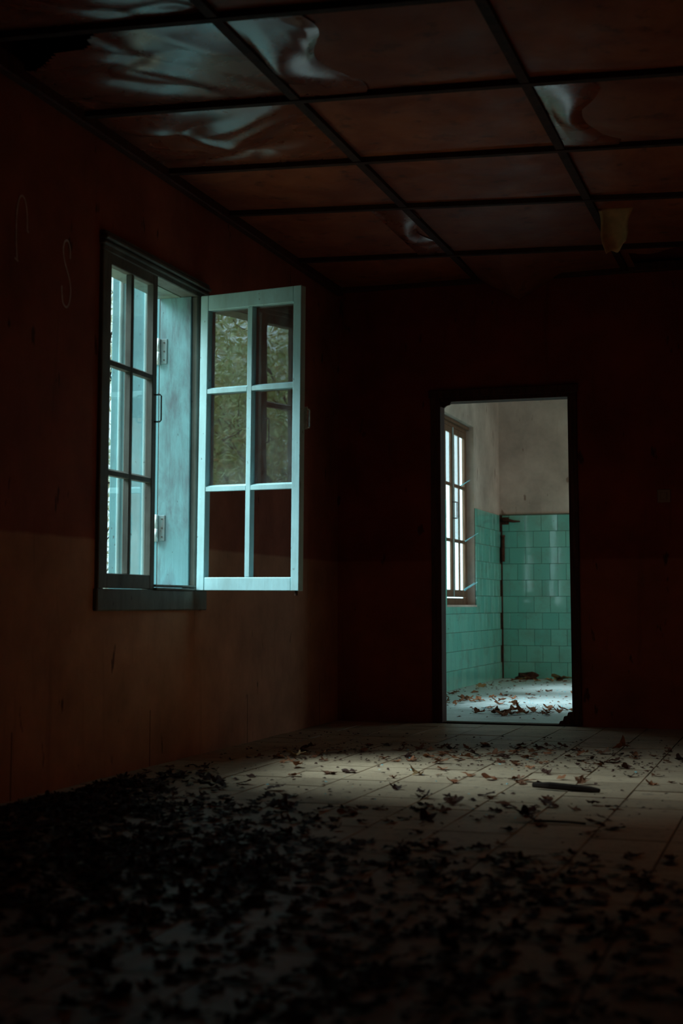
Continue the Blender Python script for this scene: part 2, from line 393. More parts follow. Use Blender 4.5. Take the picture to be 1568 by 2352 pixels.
# left wall of the far room
lm = MB().box(0, 0.009, -T / 2 + g, T / 2 - g, -T / 2 + g, T / 2 - g, bev=0.0012).mesh('side_tile')
lbed = MB()
for (a0, a1, b0, b1) in ((9.21, 10.40, 0, 10 * T), (11.60, W2[0], 0, 10 * T), (10.40, 11.60, 0, 0.74), (W2[1], 14.70, 0, 10 * T), (W2[0], W2[1], 0, W2[2])):
    lbed.box(XF + 0.001, XF + 0.007, a0, a1, b0, b1)
lbed.build('grout_bed', M['tile_grout'], wall_far_left)
restl = MB()
for r_ in range(10):
    y1 = 14.70 - (T / 2 if r_ % 2 else 0)
    zc = (r_ + 0.5) * T
    y = y1
    while y - T > 9.22:
        yc = y - T / 2
        z0, z1 = zc - T / 2 + g, zc + T / 2 - g
        a0, a1 = y - T + g, y - g
        inwin = a1 > W2[0] and a0 < W2[1] and z1 > W2[2] + 0.001
        if inwin:
            segs = []
            if a1 > W2[1] + 0.01: segs.append((W2[1] + 0.001, a1, z0, z1))
            if a0 < W2[0] - 0.01: segs.append((a0, W2[0] - 0.001, z0, z1))
            if z0 < W2[2] - 0.01: segs.append((max(a0, W2[0]), min(a1, W2[1]), z0, W2[2] - 0.001))
            for q in segs: bx('cut_tile', M['tile'], wall_far_left, XF + 0.007, XF + 0.016, *q)
        elif 10.40 - 0.16 < yc < 11.60 + 0.16 and z1 > 0.74: pass
        elif yc > 11.6:
            o = link('tile', lm, M['tile'], wall_far_left)
            o.location = (XF + 0.007 + rng.uniform(-0.0006, 0.001), yc, zc); o.rotation_euler = (0, rng.uniform(-0.005, 0.005), rng.uniform(-0.005, 0.005))
        else:
            restl.box(XF + 0.007, XF + 0.016, a0, a1, z0, z1)
        y -= T
tag(restl.build('tile_field', M['tile'], wall_far_left), kind='stuff')

# ------------------------------------------------------------------ ceiling battens and wrinkled panels
def noise2(x, y, seed):
    r = np.random.default_rng(seed); z = np.zeros_like(x)
    for k in range(7):
        a = r.uniform(0, math.pi); f = r.uniform(2.5, 9); ph = r.uniform(0, 6.28)
        z += np.sin((x * np.cos(a) + y * np.sin(a)) * f + ph + 0.9 * np.sin((x * np.sin(a) - y * np.cos(a)) * f * 0.6 + ph * 2)) / (k + 2)
    return z
CZ = 2.875
BX = [0.03, 0.975, 1.925, 2.88, 3.83, 4.58]
def by(j, x):                                           # rows of battens run slightly askew
    base, sl = [(1.92, .08), (2.78, .09), (3.64, .10), (4.50, .10), (5.38, .105), (6.245, .12), (7.03, .16), (8.15, .13), (9.04, .0)][j]
    return base + sl * x
def panel(i, j, sag, wr, ang, seed, cut=None, tear=None, env=None, xr=None):
    n = 44
    u, v = np.meshgrid(np.linspace(0, 1, n), np.linspace(0, 1, n), indexing='ij')
    xa, xb = xr or (BX[i], BX[i + 1])
    x = xa + (xb - xa) * u + (0.05 * np.sin(v * 9) * u if xr else 0)
    y0 = np.array([[by(j, xx) for xx in r] for r in x]); y1 = np.array([[by(j + 1, xx) for xx in r] for r in x])
    y = y0 + (y1 - y0) * v
    e = np.clip(np.minimum(np.minimum(u, 1 - u), np.minimum(v, 1 - v)) * 7, 0, 1)
    if env: e = e * env(u, v)
    z = (CZ - 0.012 if xr else CZ) - sag * np.sin(u * math.pi) * np.sin(v * math.pi) + e * wr * 0.006 * noise2(x, y, seed + 1)
    cr = np.random.default_rng(seed)                    # sharp folds of the slack sheet, fanning about one direction
    for k in range(int(5 + 4 * wr)):
        a = ang + cr.normal(0, 0.35); px, py = cr.uniform(0, 1, 2)
        du = (x - BX[i]) - px * 0.95; dv = (y - y0) - py * 0.87
        d = -du * math.sin(a) + dv * math.cos(a); t = du * math.cos(a) + dv * math.sin(a)
        d = d + 0.06 * np.sin(t * 5 + k)
        w = cr.uniform(0.025, 0.08); L = cr.uniform(0.15, 0.45)
        z += e * wr * cr.choice((-1, 1)) * cr.uniform(0.005, 0.013) * np.exp(-np.sqrt(d * d + 0.00012) / w) * np.exp(-(t / L) ** 2)
    if tear: z = z - tear(u, v)
    verts = np.stack([x, y, z], -1).reshape(-1, 3)
    faces = []
    for a in range(n - 1):
        for b in range(n - 1):
            if cut and cut(u[a, b], v[a, b]): continue
            faces.append((a * n + b, a * n + b + 1, (a + 1) * n + b + 1, (a + 1) * n + b))
    nm = 'added_sheen_film' if xr else 'panel'
    me = bpy.data.meshes.new(nm); me.from_pydata([tuple(q) for q in verts], [], faces)
    o = link(nm, me, M['ceiling' if xr or (i, j) in ((0, 1), (0, 2), (0, 3), (0, 4)) else 'ceiling_dull'], ceiling, smooth=True)
    return o
for i in range(5):
    for j in range(8):
        cut = tear = None; sag = rng.uniform(0.012, 0.03); wr = rng.uniform(0.5, 0.9); ang = rng.uniform(0.3, 1.1)
        if i == 0 and j in (2, 3): wr = 1.7; sag = 0.035; ang = 0.75
        if i == 0 and j == 4: wr = 2.2; sag = 0.045; ang = -0.5
        if i == 1 and j == 3: wr = 2.2; sag = 0.02
        if i == 1 and j == 4: wr = 0.3
        if i == 2 and j == 4: wr = 1.2; sag = 0.05
        if i == 0 and j == 3: cut = lambda u, v: v < 0.40 - 0.62 * u + 0.03 * math.sin(u * 23) and u < 0.65
        if i >= 2 and j == 7: cut = lambda u, v: v > 0.22 + 0.12 * math.sin(u * 11) and u > 0.05
        if i == 1 and j == 7: tear = lambda u, v: 0.15 * np.clip(v * 1.3 - 0.15, 0, 1) ** 1.3 * np.clip(1.0 - np.abs(u - 0.28) * 3.4, 0, 1)
        env = (lambda u, v: 0.06 + np.exp(-(u / 0.25) ** 2)) if i == 1 and j in (2, 3) else None
        panel(i, j, sag, wr, ang, (100 if j != 3 else 211) + i * 17 + j, cut, tear, env)
panel(1, 3, 0.03, 1.8, 1.2, 517, xr=(0.997, 1.25))  # glossy strips added beside the battens for their highlights
panel(2, 4, 0.03, 0.9, 1.0, 533, xr=(1.948, 2.16))
panel(0, 6, 0.03, 1.6, 0.9, 541, xr=(0.78, 0.955))
for x in BX[1:-1]:
    pts = [by(j, x) for j in range(9)]
    m = MB()
    for a, b in zip(pts[:-1], pts[1:]):
        m.box(x - 0.02, x + 0.02, a, b, CZ - 0.022, CZ + 0.02)
    m.build('batten', M['batten'], ceiling)
for j in range(1, 8):
    m = MB(); d = 0.018
    A = [(BX[0], by(j, BX[0]) - d), (BX[-1], by(j, BX[-1]) - d), (BX[-1], by(j, BX[-1]) + d), (BX[0], by(j, BX[0]) + d)]
    m.prism(A, 'z', CZ - 0.026, CZ + 0.015); m.build('batten', M['batten'], ceiling)
trim = struct(bx('trim_1', M['dark_wood'], None, 0.0, 0.045, -1.38, 9.04, CZ - 0.05, CZ + 0.03, bev=0.006))
trim2 = struct(bx('trim_2', M['dark_wood'], None, 0.05, 4.58, 9.0, 9.045, CZ - 0.03, CZ + 0.03, bev=0.006))
bx('crossbar', M['batten'], ceiling, 0.0, 4.6, -1.4, by(0, 0), CZ - 0.01, CZ + 0.01)

# ------------------------------------------------------------------ windows
def make_leaf(win, name, loc, rz, w, z0, z1, bars, skip=(), handle=None, mat='paint', th=0.036, st=0.046, mu=0.024):
    """hinge edge at local x=0, leaf runs along +x, thickness along y; children are stiles' companions"""
    h = z1 - z0
    m = MB()
    m.box(0, st, 0, th, 0, h, 0.003); m.box(w - st, w, 0, th, 0, h, 0.003)
    o = m.build(name, M[mat], win, local=True)
    o.location = Vector((loc[0], loc[1], z0)) - wloc(win); o.rotation_euler = (0, 0, rz)
    rt, rb = (0.080 if mat == 'paint' else 0.055), 0.066
    bx('rail', M[mat], o, st, w - st, 0.001, th - 0.001, h - rt, h, bev=0.003, local=True)
    bx('rail', M[mat], o, st, w - st, 0.001, th - 0.001, 0, rb, bev=0.003, local=True)
    xc = w / 2
    bx('mullion', M[mat], o, xc - mu / 2, xc + mu / 2, 0.002, th - 0.002, rb, h - rt, bev=0.003, local=True)
    bz = [b - z0 for b in bars]
    edges = [rb] + bz + [h - rt]
    for b in bz:
        for xa, xb in ((st, xc - mu / 2), (xc + mu / 2, w - st)):
            MB().prism([(0.002, b - 0.014), (th - 0.002, b - 0.014), (th - 0.002, b + 0.010), (th * 0.62, b + 0.018), (th * 0.55, b + 0.018), (0.002, b + 0.008)], 'x', xa, xb).build('glazing_bar', M[mat], o, local=True)
    k = 0
    for r_ in range(len(edges) - 1):
        for cidx, (xa, xb) in enumerate(((st, xc - mu / 2), (xc + mu / 2, w - st))):
            if (r_, cidx) in skip: continue
            lo = edges[r_] + (0.012 if r_ else 0); hi = edges[r_ + 1] - (0.012 if r_ < len(edges) - 2 else 0)
            bx('pane', M['glass'], o, xa, xb, th * 0.78, th * 0.78 + 0.003, lo, hi, local=True)
    return o

def wire_handle(parent, x, y, z, L, dep, r=0.004, mat='iron'):
    pts = [(x, y, z - L / 2), (x, y + dep * 0.8, z - L / 2), (x, y + dep, z - L / 2 + abs(dep) * .2), (x, y + dep, z + L / 2 - abs(dep) * .2), (x, y + dep * 0.8, z + L / 2), (x, y, z + L / 2)]
    return MB().tube(pts, r, 6).build('handle', M[mat], parent, local=True, smooth=True)

def make_hinge(win, x, y, z, L=0.13):
    m = MB()
    m.box(x - 0.055, x - 0.008, y + 0.006, y + 0.0115, z - L / 2, z + L / 2, 0.0015)
    m.box(x + 0.004, x + 0.045, y - 0.004, y + 0.001, z - L / 2, z + L / 2, 0.0015)
    h = m.build('hinge', M['hinge'], win)
    MB().tube([(x, y - 0.010, z - L / 2 - 0.004), (x, y - 0.010, z - 0.003)], 0.0100, 10).build('barrel', M['metal'], h, smooth=True)
    MB().tube([(x, y - 0.010, z - 0.001), (x, y - 0.010, z + L / 2 + 0.004)], 0.0085, 10).build('barrel', M['metal'], h, smooth=True)
    for dz in (-0.045, 0, 0.045):
        MB().tube([(x + 0.029, y - 0.0055, z + dz), (x + 0.029, y - 0.003, z + dz)], 0.0045, 8).build('screw', M['iron'], h)
        MB().tube([(x - 0.034, y + 0.0045, z + dz), (x - 0.034, y + 0.007, z + dz)], 0.0045, 8).build('screw', M['iron'], h)
    return h

# window in the front room --------------------------------------------------
win1 = struct(empty('window_1', (0, 6.2, W1[2])))
y0, y1, z0, z1 = W1
bx('frame_sill', M['frame_dark'], win1, -0.07, 0.022, y0 - 0.012, y1 + 0.03, z0 - 0.01, z0 + 0.088, bev=0.005)
bx('frame_head', M['frame_dark'], win1, -0.07, 0.018, y0, y1, z1 - 0.055, z1, bev=0.004)
bx('frame_stile', M['frame_dark'], win1, -0.07, 0.018, y0, y0 + 0.055, z0 + 0.088, z1 - 0.055, bev=0.004)
bx('frame_stile', M['frame_dark'], win1, -0.07, 0.018, y1 - 0.119, y1, z0 + 0.088, z1 - 0.055, bev=0.004)
for k, (dz, px_) in enumerate(((0.0, 0.03), (0.022, 0.042), (0.043, 0.03))):
    bx('head_moulding', M['frame_dark'], win1, 0.0, px_, y0 - 0.01, y1 + 0.01, z1 - 0.03 + dz, z1 - 0.012 + dz, bev=0.004)
for dz in (0.003, 0.018):
    bx('sill_moulding', M['frame_dark'], win1, -0.05, 0.034 - dz * 0.6, 6.19, 6.665, z0 + 0.088 + dz - 0.004, z0 + 0.099 + dz - 0.004, bev=0.003)
# lining of the deep reveal
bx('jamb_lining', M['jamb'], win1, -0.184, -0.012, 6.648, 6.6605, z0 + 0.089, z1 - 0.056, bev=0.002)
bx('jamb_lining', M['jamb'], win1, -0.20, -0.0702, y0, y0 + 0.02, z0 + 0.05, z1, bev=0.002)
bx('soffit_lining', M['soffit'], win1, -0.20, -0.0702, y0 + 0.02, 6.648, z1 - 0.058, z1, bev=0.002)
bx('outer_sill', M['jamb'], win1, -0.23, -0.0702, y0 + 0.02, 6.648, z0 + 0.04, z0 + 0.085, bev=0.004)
# shutter folded out beside the far jamb: framed panel of boards
sh = MB()
sh.box(-0.466, -0.425, 6.660, 6.690, 0.83, 2.50, 0.003); sh.box(-0.262, -0.192, 6.660, 6.690, 0.83, 2.50, 0.003)
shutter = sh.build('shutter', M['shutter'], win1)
for a, b in ((-0.425, -0.407), (-0.280, -0.262)):
    bx('bead', M['paint'], shutter, a, b, 6.652, 6.688, 0.88, 2.45, bev=0.005)
for a, b in ((-0.407, -0.346), (-0.345, -0.282)):
    bx('board', M['shutter'], shutter, a, b, 6.668, 6.684, 0.88, 2.45, bev=0.002)
bx('shutter_rail', M['shutter'], shutter, -0.425, -0.262, 6.660, 6.689, 0.83, 0.88, bev=0.002)
bx('shutter_rail', M['shutter'], shutter, -0.425, -0.262, 6.660, 6.689, 2.45, 2.50, bev=0.002)
bx('gap_shade_strip', M['iron'], win1, -0.1915, -0.1845, 6.657, 6.663, 0.83, 2.33)  # dark strip standing in for the shaded gap between jamb and shutter
make_hinge(win1, -0.188, 6.648, 2.05); make_hinge(win1, -0.188, 6.648, 1.14)
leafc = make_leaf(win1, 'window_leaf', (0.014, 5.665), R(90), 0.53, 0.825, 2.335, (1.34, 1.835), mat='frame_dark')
wire_handle(leafc, 0.508, 0.0, 0.86, 0.13, -0.035)
leafo = make_leaf(win1, 'window_leaf', (0.034, 6.642), R(-10.5), 0.594, 0.823, 2.325, (1.335, 1.832), skip=((0, 0), (0, 1)), th=0.045, mu=0.030)
leafo.rotation_euler = (0, R(0.45), R(-10.5))
wire_handle(leafo, 0.607, 0.040, 0.845, 0.09, 0.03, 0.004, 'metal')
bx('latch_plate', M['metal'], leafo, 0.5941, 0.612, 0.036, 0.042, 0.79, 0.90, local=True)
MB().tube([(0.57, 0.018, -0.022), (0.57, 0.018, 0.02)], 0.008, 8).build('bolt', M['rust'], leafo, local=True)

leafc['label'] = 'closed dark six-pane window leaf'
leafo['label'] = 'pale blue window leaf swung open into the room, two lower panes missing'

# window in the far room ------------------------------------------------------
win2 = struct(empty('window_2', (-0.15, 12.9, W2[2])))
y0, y1, z0, z1 = W2; xa, xb = -0.168, -0.132
bx('frame_sill', M['brownwood'], win2, xa, xb, y0, y1, z0, z0 + 0.075, bev=0.004)
bx('frame_head', M['brownwood'], win2, xa, xb, y0, y1, z1 - 0.07, z1, bev=0.004)
bx('frame_stile', M['brownwood'], win2, xa, xb, y0, y0 + 0.045, z0 + 0.075, z1 - 0.07, bev=0.004)
bx('frame_stile', M['brownwood'], win2, xa, xb, y1 - 0.05, y1, z0 + 0.075, z1 - 0.07, bev=0.004)
bx('head_moulding', M['brownwood'], win2, xb, xb + 0.03, y0, y1, z1 - 0.035, z1 - 0.005, bev=0.004)
bx('inner_sill', M['plaster'], win2, xb, XF + 0.02, y0, y1, z0 - 0.006, z0 + 0.012, bev=0.004)
lw = (y1 - y0 - 0.095) / 2
la = make_leaf(win2, 'window_leaf', (xb + 0.008, y0 + 0.045), R(90), lw, z0 + 0.085, z1 - 0.075, (1.345, 1.86), mat='brownwood', th=0.02, st=0.065, skip=((0, 0), (0, 1), (1, 1)))
lb = make_leaf(win2, 'window_leaf', (xb + 0.006, y1 - 0.05), R(-90 - 0.0), lw, z0 + 0.085, z1 - 0.075, (1.345, 1.86), mat='brownwood', th=0.02, st=0.065, skip=((0, 0), (0, 1), (1, 0), (2, 0)))
lb.location.x -= 0.018
wire_handle(la, lw - 0.02, 0.0, 0.80, 0.15, -0.04)
wire_handle(lb, lw - 0.03, 0.02, 0.80, 0.15, 0.04)
bx('meeting_bead', M['paint'], la, lw - 0.020, lw - 0.002, -0.008, -0.0005, 0.0, z1 - z0 - 0.16, local=True)
for (pp, sc_) in (((0.05, 0.018, 0.53), 1.0), ((0.10, 0.018, 0.06), 1.0), ((0.12, 0.018, 0.07), 0.8), ((0.22, 0.018, 1.05), 0.7)):
    x, y, z = pp
    m = MB()
    q = [(x, y, z), (x + 0.03 * sc_, y, z + 0.004), (x - 0.06 * sc_, y + 0.11 * sc_, z + 0.085 * sc_)]
    A = [m.bm.verts.new(v) for v in q]; B = [m.bm.verts.new((v[0], v[1] + 0.003, v[2] - 0.003)) for v in q]
    m.bm.faces.new(A); m.bm.faces.new(B[::-1])
    for i in range(3): m.bm.faces.new((A[i], B[i], B[(i + 1) % 3], A[(i + 1) % 3]))
    m.build('glass_shard', M['shard'], lb, local=True)

for q in (la, lb): q['label'] = 'brown six-pane window leaf with broken glass'

# ------------------------------------------------------------------ marks and fittings on the walls
def ribbon(pts, w, x, name, parent, mat):
    """flat brush line on the plane x = const through (y, z) points"""
    dense = []
    for i in range(len(pts) - 1):
        p0, p1, p2, p3 = (pts[max(i - 1, 0)], pts[i], pts[i + 1], pts[min(i + 2, len(pts) - 1)])
        for k in range(6):
            t = k / 6
            dense.append(tuple(0.5 * (2 * b + (c - a) * t + (2 * a - 5 * b + 4 * c - d) * t * t + (3 * b - a - 3 * c + d) * t ** 3) for a, b, c, d in zip(p0, p1, p2, p3)))
    dense.append(pts[-1])
    V, F = [], []
    for i, p in enumerate(dense):
        q0 = dense[max(i - 1, 0)]; q1 = dense[min(i + 1, len(dense) - 1)]
        d = Vector((q1[0] - q0[0], q1[1] - q0[1])); d.normalize(); n = Vector((-d.y, d.x)) * w / 2
        V += [(x, p[0] + n.x, p[1] + n.y), (x, p[0] - n.x, p[1] - n.y)]
        if i: F.append((2 * i - 2, 2 * i - 1, 2 * i + 1, 2 * i))
    me = bpy.data.meshes.new(name); me.from_pydata(V, [], F)
    return link(name, me, mat, parent)
ribbon([(4.915, 2.115), (4.905, 2.20), (4.905, 2.30), (4.92, 2.365), (4.945, 2.385), (4.97, 2.365), (4.985, 2.31), (4.988, 2.255), (5.0, 2.25)], 0.009, 0.002, 'graffiti_letter', wall_left, M['chalk'])
ribbon([(4.895, 2.12), (4.925, 2.112)], 0.009, 0.002, 'graffiti_letter', wall_left, M['chalk'])
ribbon([(5.345, 2.22), (5.345, 2.262), (5.325, 2.292), (5.298, 2.285), (5.285, 2.25), (5.295, 2.205), (5.32, 2.165), (5.345, 2.125), (5.355, 2.08), (5.345, 2.03), (5.32, 2.006), (5.29, 2.02), (5.28, 2.06), (5.278, 2.09)], 0.010, 0.002, 'graffiti_letter', wall_left, M['chalk'])

sw = empty('light_switch', (2.13, 9.05, 1.425))
tag(sw, 'small square light switch on the dark wall right of the doorway', 'light switch')
bx('switch_plate', M['plastic'], sw, 2.09, 2.17, 9.041, 9.0495, 1.385, 1.465, bev=0.003)
bx('rocker', M['plastic'], sw, 2.11, 2.15, 9.035, 9.041, 1.403, 1.447, bev=0.002)

pipe = empty('rusty_pipe', (-0.02, 14.66, 1.19))
tag(pipe, 'short rusty pipe stub in the corner of the green tiled room', 'pipe')
MB().tube([(-0.02, 14.672, 1.20), (-0.02, 14.672, 1.46)], 0.020, 12).build('pipe_body', M['rust'], pipe, smooth=True)
MB().tube([(-0.02, 14.672, 1.455), (-0.02, 14.672, 1.475)], 0.024, 12).build('collar', M['rust'], pipe)
br = empty('pipe_bracket', (0.02, 14.69, 1.63))
tag(br, 'rusty wall bracket at the top of the green tiles near the corner', 'bracket')
MB().tube([(-0.03, 14.68, 1.63), (0.0, 14.66, 1.635), (0.10, 14.67, 1.615), (0.16, 14.69, 1.615)], [0.018, 0.022, 0.012, 0.006], 8).build('arm', M['rust'], br, smooth=True)
bx('bracket_plate', M['rust'], br, -0.035, 0.04, 14.690, 14.702, 1.585, 1.66, bev=0.002)

# torn sheet hanging from the ceiling
def sheet(name, pts2, yfun, mat, thick, n=10):
    (ax, az), (bx_, bz), (cx, cz), (dx, dz) = pts2     # top-left, top-right, bottom-right, bottom-left
    V, F = [], []
    for i in range(n + 1):
        for j in range(n + 1):
            u, v = i / n, j / n
            x = (ax * (1 - u) + bx_ * u) * (1 - v) + (dx * (1 - u) + cx * u) * v
            z = (az * (1 - u) + bz * u) * (1 - v) + (dz * (1 - u) + cz * u) * v
            V.append((x + 0.008 * math.sin(v * 7 + u * 2), yfun(u, v), z + 0.012 * math.sin(u * 9) * v))
    for i in range(n):
        for j in range(n): F.append((i * (n + 1) + j, (i + 1) * (n + 1) + j, (i + 1) * (n + 1) + j + 1, i * (n + 1) + j + 1))
    me = bpy.data.meshes.new(name); me.from_pydata(V, [], F)
    o = link(name, me, mat, smooth=True); md = o.modifiers.new('thickness', 'SOLIDIFY'); md.thickness = thick
    return o
fl = sheet('torn_ceiling_sheet', [(1.94, 2.885), (2.135, 2.885), (2.09, 2.67), (1.985, 2.615)], lambda u, v: 7.60 + 0.05 * v * math.sin(u * 3.1) - 0.04 * v, M['sheet'], 0.004)
tag(fl, 'pale yellowed torn sheet hanging down from the dark ceiling', 'sheet')

# ------------------------------------------------------------------ dead leaves
def leaf_mesh(seed, lobes=5, curl=0.5, stem=True, crumple=0.18):
    r = random.Random(seed); N = lobes * 6
    V = [(0, 0, 0)]; F = []
    ph = r.uniform(0, 6)
    rad = []
    for k in range(N):
        a = 2 * math.pi * k / N; tt = (k % 6) / 6
        spike = 1 - abs(tt - 0.5) * 2
        rr = (0.48 + 0.52 * spike ** 0.8) * (0.75 + 0.25 * math.cos(a)) * r.uniform(0.86, 1.1)
        rad.append(rr)
    ax = r.uniform(0, math.pi); c1 = curl * r.uniform(0.7, 1.3); tw = r.uniform(-0.5, 0.5)
    def Z(x, y):
        p = x * math.cos(ax) + y * math.sin(ax); q = -x * math.sin(ax) + y * math.cos(ax)
        return c1 * p * p + tw * p * q * 0.6 + 0.35 * curl * q * q * (1 if seed % 2 else -0.3) + crumple * math.sin(5 * p + ph) * math.sin(4 * q + ph * 2) * 0.5
    for f in (0.5, 1.0):
        for k in range(N):
            a = 2 * math.pi * k / N; rr = rad[k] * f if f == 1 else 0.5 * (rad[k] * 0.5 + 0.35)
            x, y = rr * math.cos(a), rr * math.sin(a)
            # roll the edges in as dry leaves do
            s = 1 / (1 + 0.45 * c1 * (x * math.cos(ax) + y * math.sin(ax)) ** 2)
            V.append((x * s, y * s, Z(x, y) + r.uniform(-0.04, 0.04)))
    for k in range(N):
        k2 = (k + 1) % N
        F.append((0, 1 + k, 1 + k2)); F.append((1 + k, 1 + N + k, 1 + N + k2, 1 + k2))
    if stem:
        b = len(V); L = r.uniform(0.6, 1.0); bend = r.uniform(-0.3, 0.3)
        for i in range(4):
            t = i / 3; x = -0.02 - (0.3 + L) * t * 0.8; y = bend * t * t
            V += [(x, y - 0.02, 0.05 * t), (x, y + 0.02, 0.05 * t), (x, y, 0.04 + 0.05 * t)]
        for i in range(3):
            o = b + 3 * i
            for q in ((0, 1), (1, 2), (2, 0)): F.append((o + q[0], o + q[1], o + 3 + q[1], o + 3 + q[0]))
    zmin = min(v[2] for v in V)
    V = [(x, y, z - zmin) for x, y, z in V]
    me = bpy.data.meshes.new('dead_leaf'); me.from_pydata(V, [], F); return me
LM = {}
for mt in ('leaf', 'leaf_dark', 'leaf_red', 'leaf_tan'):
    LM[mt] = []
    for s in range(9):
        me = leaf_mesh(s * 13 + len(mt), 5 if s % 3 else 4, [0.2, 0.45, 0.8][s % 3], s % 2 == 0, 0.25 + 0.08 * (s % 4))
        me.materials.append(M[mt]); LM[mt].append(me)
def put_leaf(x, y, size, mt, label, group, z=0.0, tilt=0.25, name='dead_leaf', flat=1.0):
    o = bpy.data.objects.new(name, rng.choice(LM[mt])); col.objects.link(o)
    o.location = (x, y, z + 0.001); o.scale = (size, size, size * flat)
    o.rotation_euler = (rng.uniform(-tilt, tilt), rng.uniform(-tilt, tilt), rng.uniform(0, 6.28))
    lo = min((o.rotation_euler.to_matrix() @ Vector((v.co.x * size, v.co.y * size, v.co.z * size * flat))).z for v in o.data.vertices)
    o.location.z = z + 0.001 - lo
    tag(o, label, 'leaf', group); return o
placed = []
def scatter(clusters, mats, label, group, s0, s1, xmin=0.06, flat=0.6):
    for cx, cy, rx, ry, n in clusters:
        for _ in range(n):
            for _t in range(60):
                x = cx + rng.gauss(0, rx * 0.5); y = cy + rng.gauss(0, ry * 0.5)
                sz = rng.uniform(s0, s1) * rng.choice((0.7, 1, 1, 1.2))
                if x > xmin + sz * 0.8 and x < 4.4 and 0.3 < y < 14.62 and all((x - q[0]) ** 2 + (y - q[1]) ** 2 > (0.75 * (sz + q[2])) ** 2 for q in placed): break
            else: continue
            placed.append((x, y, sz))
            put_leaf(x, y, sz, rng.choice(mats), label, group, flat=flat)
# lit patch (front room)
LIT = ('leaf', 'leaf', 'leaf_dark', 'leaf_red')
for cl, lab, grp in (
    ([(0.50, 6.85, 0.25, 0.30, 10)], 'dry brown leaf at the left end of the lit floor, nearest the open window leaf', 'leaves at the left end of the light'),
    ([(0.95, 7.25, 0.5, 0.40, 26)], 'dry brown leaf in the drift on the lit floor left of the doorway', 'leaf drift left of the doorway'),
    ([(1.25, 6.95, 0.35, 0.25, 14)], 'dry brown leaf on the lit floor straight in front of the doorway', 'leaves in front of the doorway'),
    ([(1.55, 7.45, 0.5, 0.35, 22), (1.80, 6.90, 0.5, 0.35, 18)], 'dry brown leaf in the drift on the lit floor right of the doorway', 'leaf drift right of the doorway'),
    ([(2.15, 7.2, 0.35, 0.5, 12)], 'dry brown leaf on the floor at the right edge below the light switch', 'leaves below the light switch'),
    ([(1.05, 6.3, 0.7, 0.35, 10)], 'small brown leaf scattered singly over the bright middle of the floor', 'single leaves in the middle of the light'),
    ([(1.75, 6.25, 0.6, 0.35, 10), (2.15, 6.15, 0.3, 0.4, 6)], 'small brown leaf scattered on the lit floor around the thick stick', 'leaves around the stick')):
    scatter(cl, LIT, lab, grp, 0.03, 0.058)
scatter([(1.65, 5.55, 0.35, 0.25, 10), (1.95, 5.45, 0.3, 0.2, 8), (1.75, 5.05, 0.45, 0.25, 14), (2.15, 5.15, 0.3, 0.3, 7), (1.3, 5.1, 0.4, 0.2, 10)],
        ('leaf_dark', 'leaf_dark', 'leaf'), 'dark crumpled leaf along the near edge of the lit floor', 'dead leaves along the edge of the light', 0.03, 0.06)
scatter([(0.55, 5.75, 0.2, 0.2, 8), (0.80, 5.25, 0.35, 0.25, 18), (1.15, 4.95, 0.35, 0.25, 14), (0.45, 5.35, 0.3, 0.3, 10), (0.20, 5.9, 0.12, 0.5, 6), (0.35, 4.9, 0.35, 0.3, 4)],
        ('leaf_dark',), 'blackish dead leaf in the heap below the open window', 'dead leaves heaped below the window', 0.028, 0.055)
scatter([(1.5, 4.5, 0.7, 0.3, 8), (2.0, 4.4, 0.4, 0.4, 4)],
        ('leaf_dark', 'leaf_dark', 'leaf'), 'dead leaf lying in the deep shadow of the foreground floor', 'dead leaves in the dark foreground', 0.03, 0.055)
# far room
scatter([(0.35, 10.9, 0.25, 0.5, 10), (0.95, 9.9, 0.14, 0.2, 8), (1.15, 10.1, 0.25, 0.2, 8), (0.60, 11.3, 0.4, 0.8, 9), (0.8, 12.2, 0.6, 0.7, 8), (1.2, 10.3, 0.2, 0.2, 4)],
        ('leaf_red', 'leaf_red', 'leaf'), 'russet dead leaf on the pale floor beyond the doorway', 'dead leaves on the far room floor', 0.045, 0.085, 0.02, 0.75)
scatter([(0.05, 12.6, 0.1, 1.2, 8), (0.5, 14.4, 0.5, 0.25, 14), (0.15, 14.0, 0.2, 0.5, 6)],
        ('leaf_red', 'leaf', 'leaf_tan'), 'brown dead leaf swept against the foot of the green tiles', 'dead leaves along the tiled walls', 0.04, 0.075, 0.02)
put_leaf(1.283, 6.254, 0.05, 'leaf_tan', 'single light orange leaf alone in the middle of the lit floor', None)
put_leaf(0.523, 6.776, 0.058, 'leaf_tan', 'bright tan leaf at the left end of the lit floor', None)
put_leaf(2.009, 7.706, 0.062, 'leaf_red', 'upright curled russet leaf farthest right below the light switch', None, flat=1.2)
put_leaf(1.06, 9.93, 0.085, 'leaf_red', 'largest crumpled russet leaf just inside the doorway', None, flat=1.1)
put_leaf(0.62, 14.45, 0.17, 'leaf_tan', 'big yellowish crumpled leaf against the far tiled wall', None, flat=0.9)
put_leaf(1.05, 5.10, 0.06, 'leaf_dark', 'largest black crumpled leaf standing up in the heap under the window', None, flat=1.2)

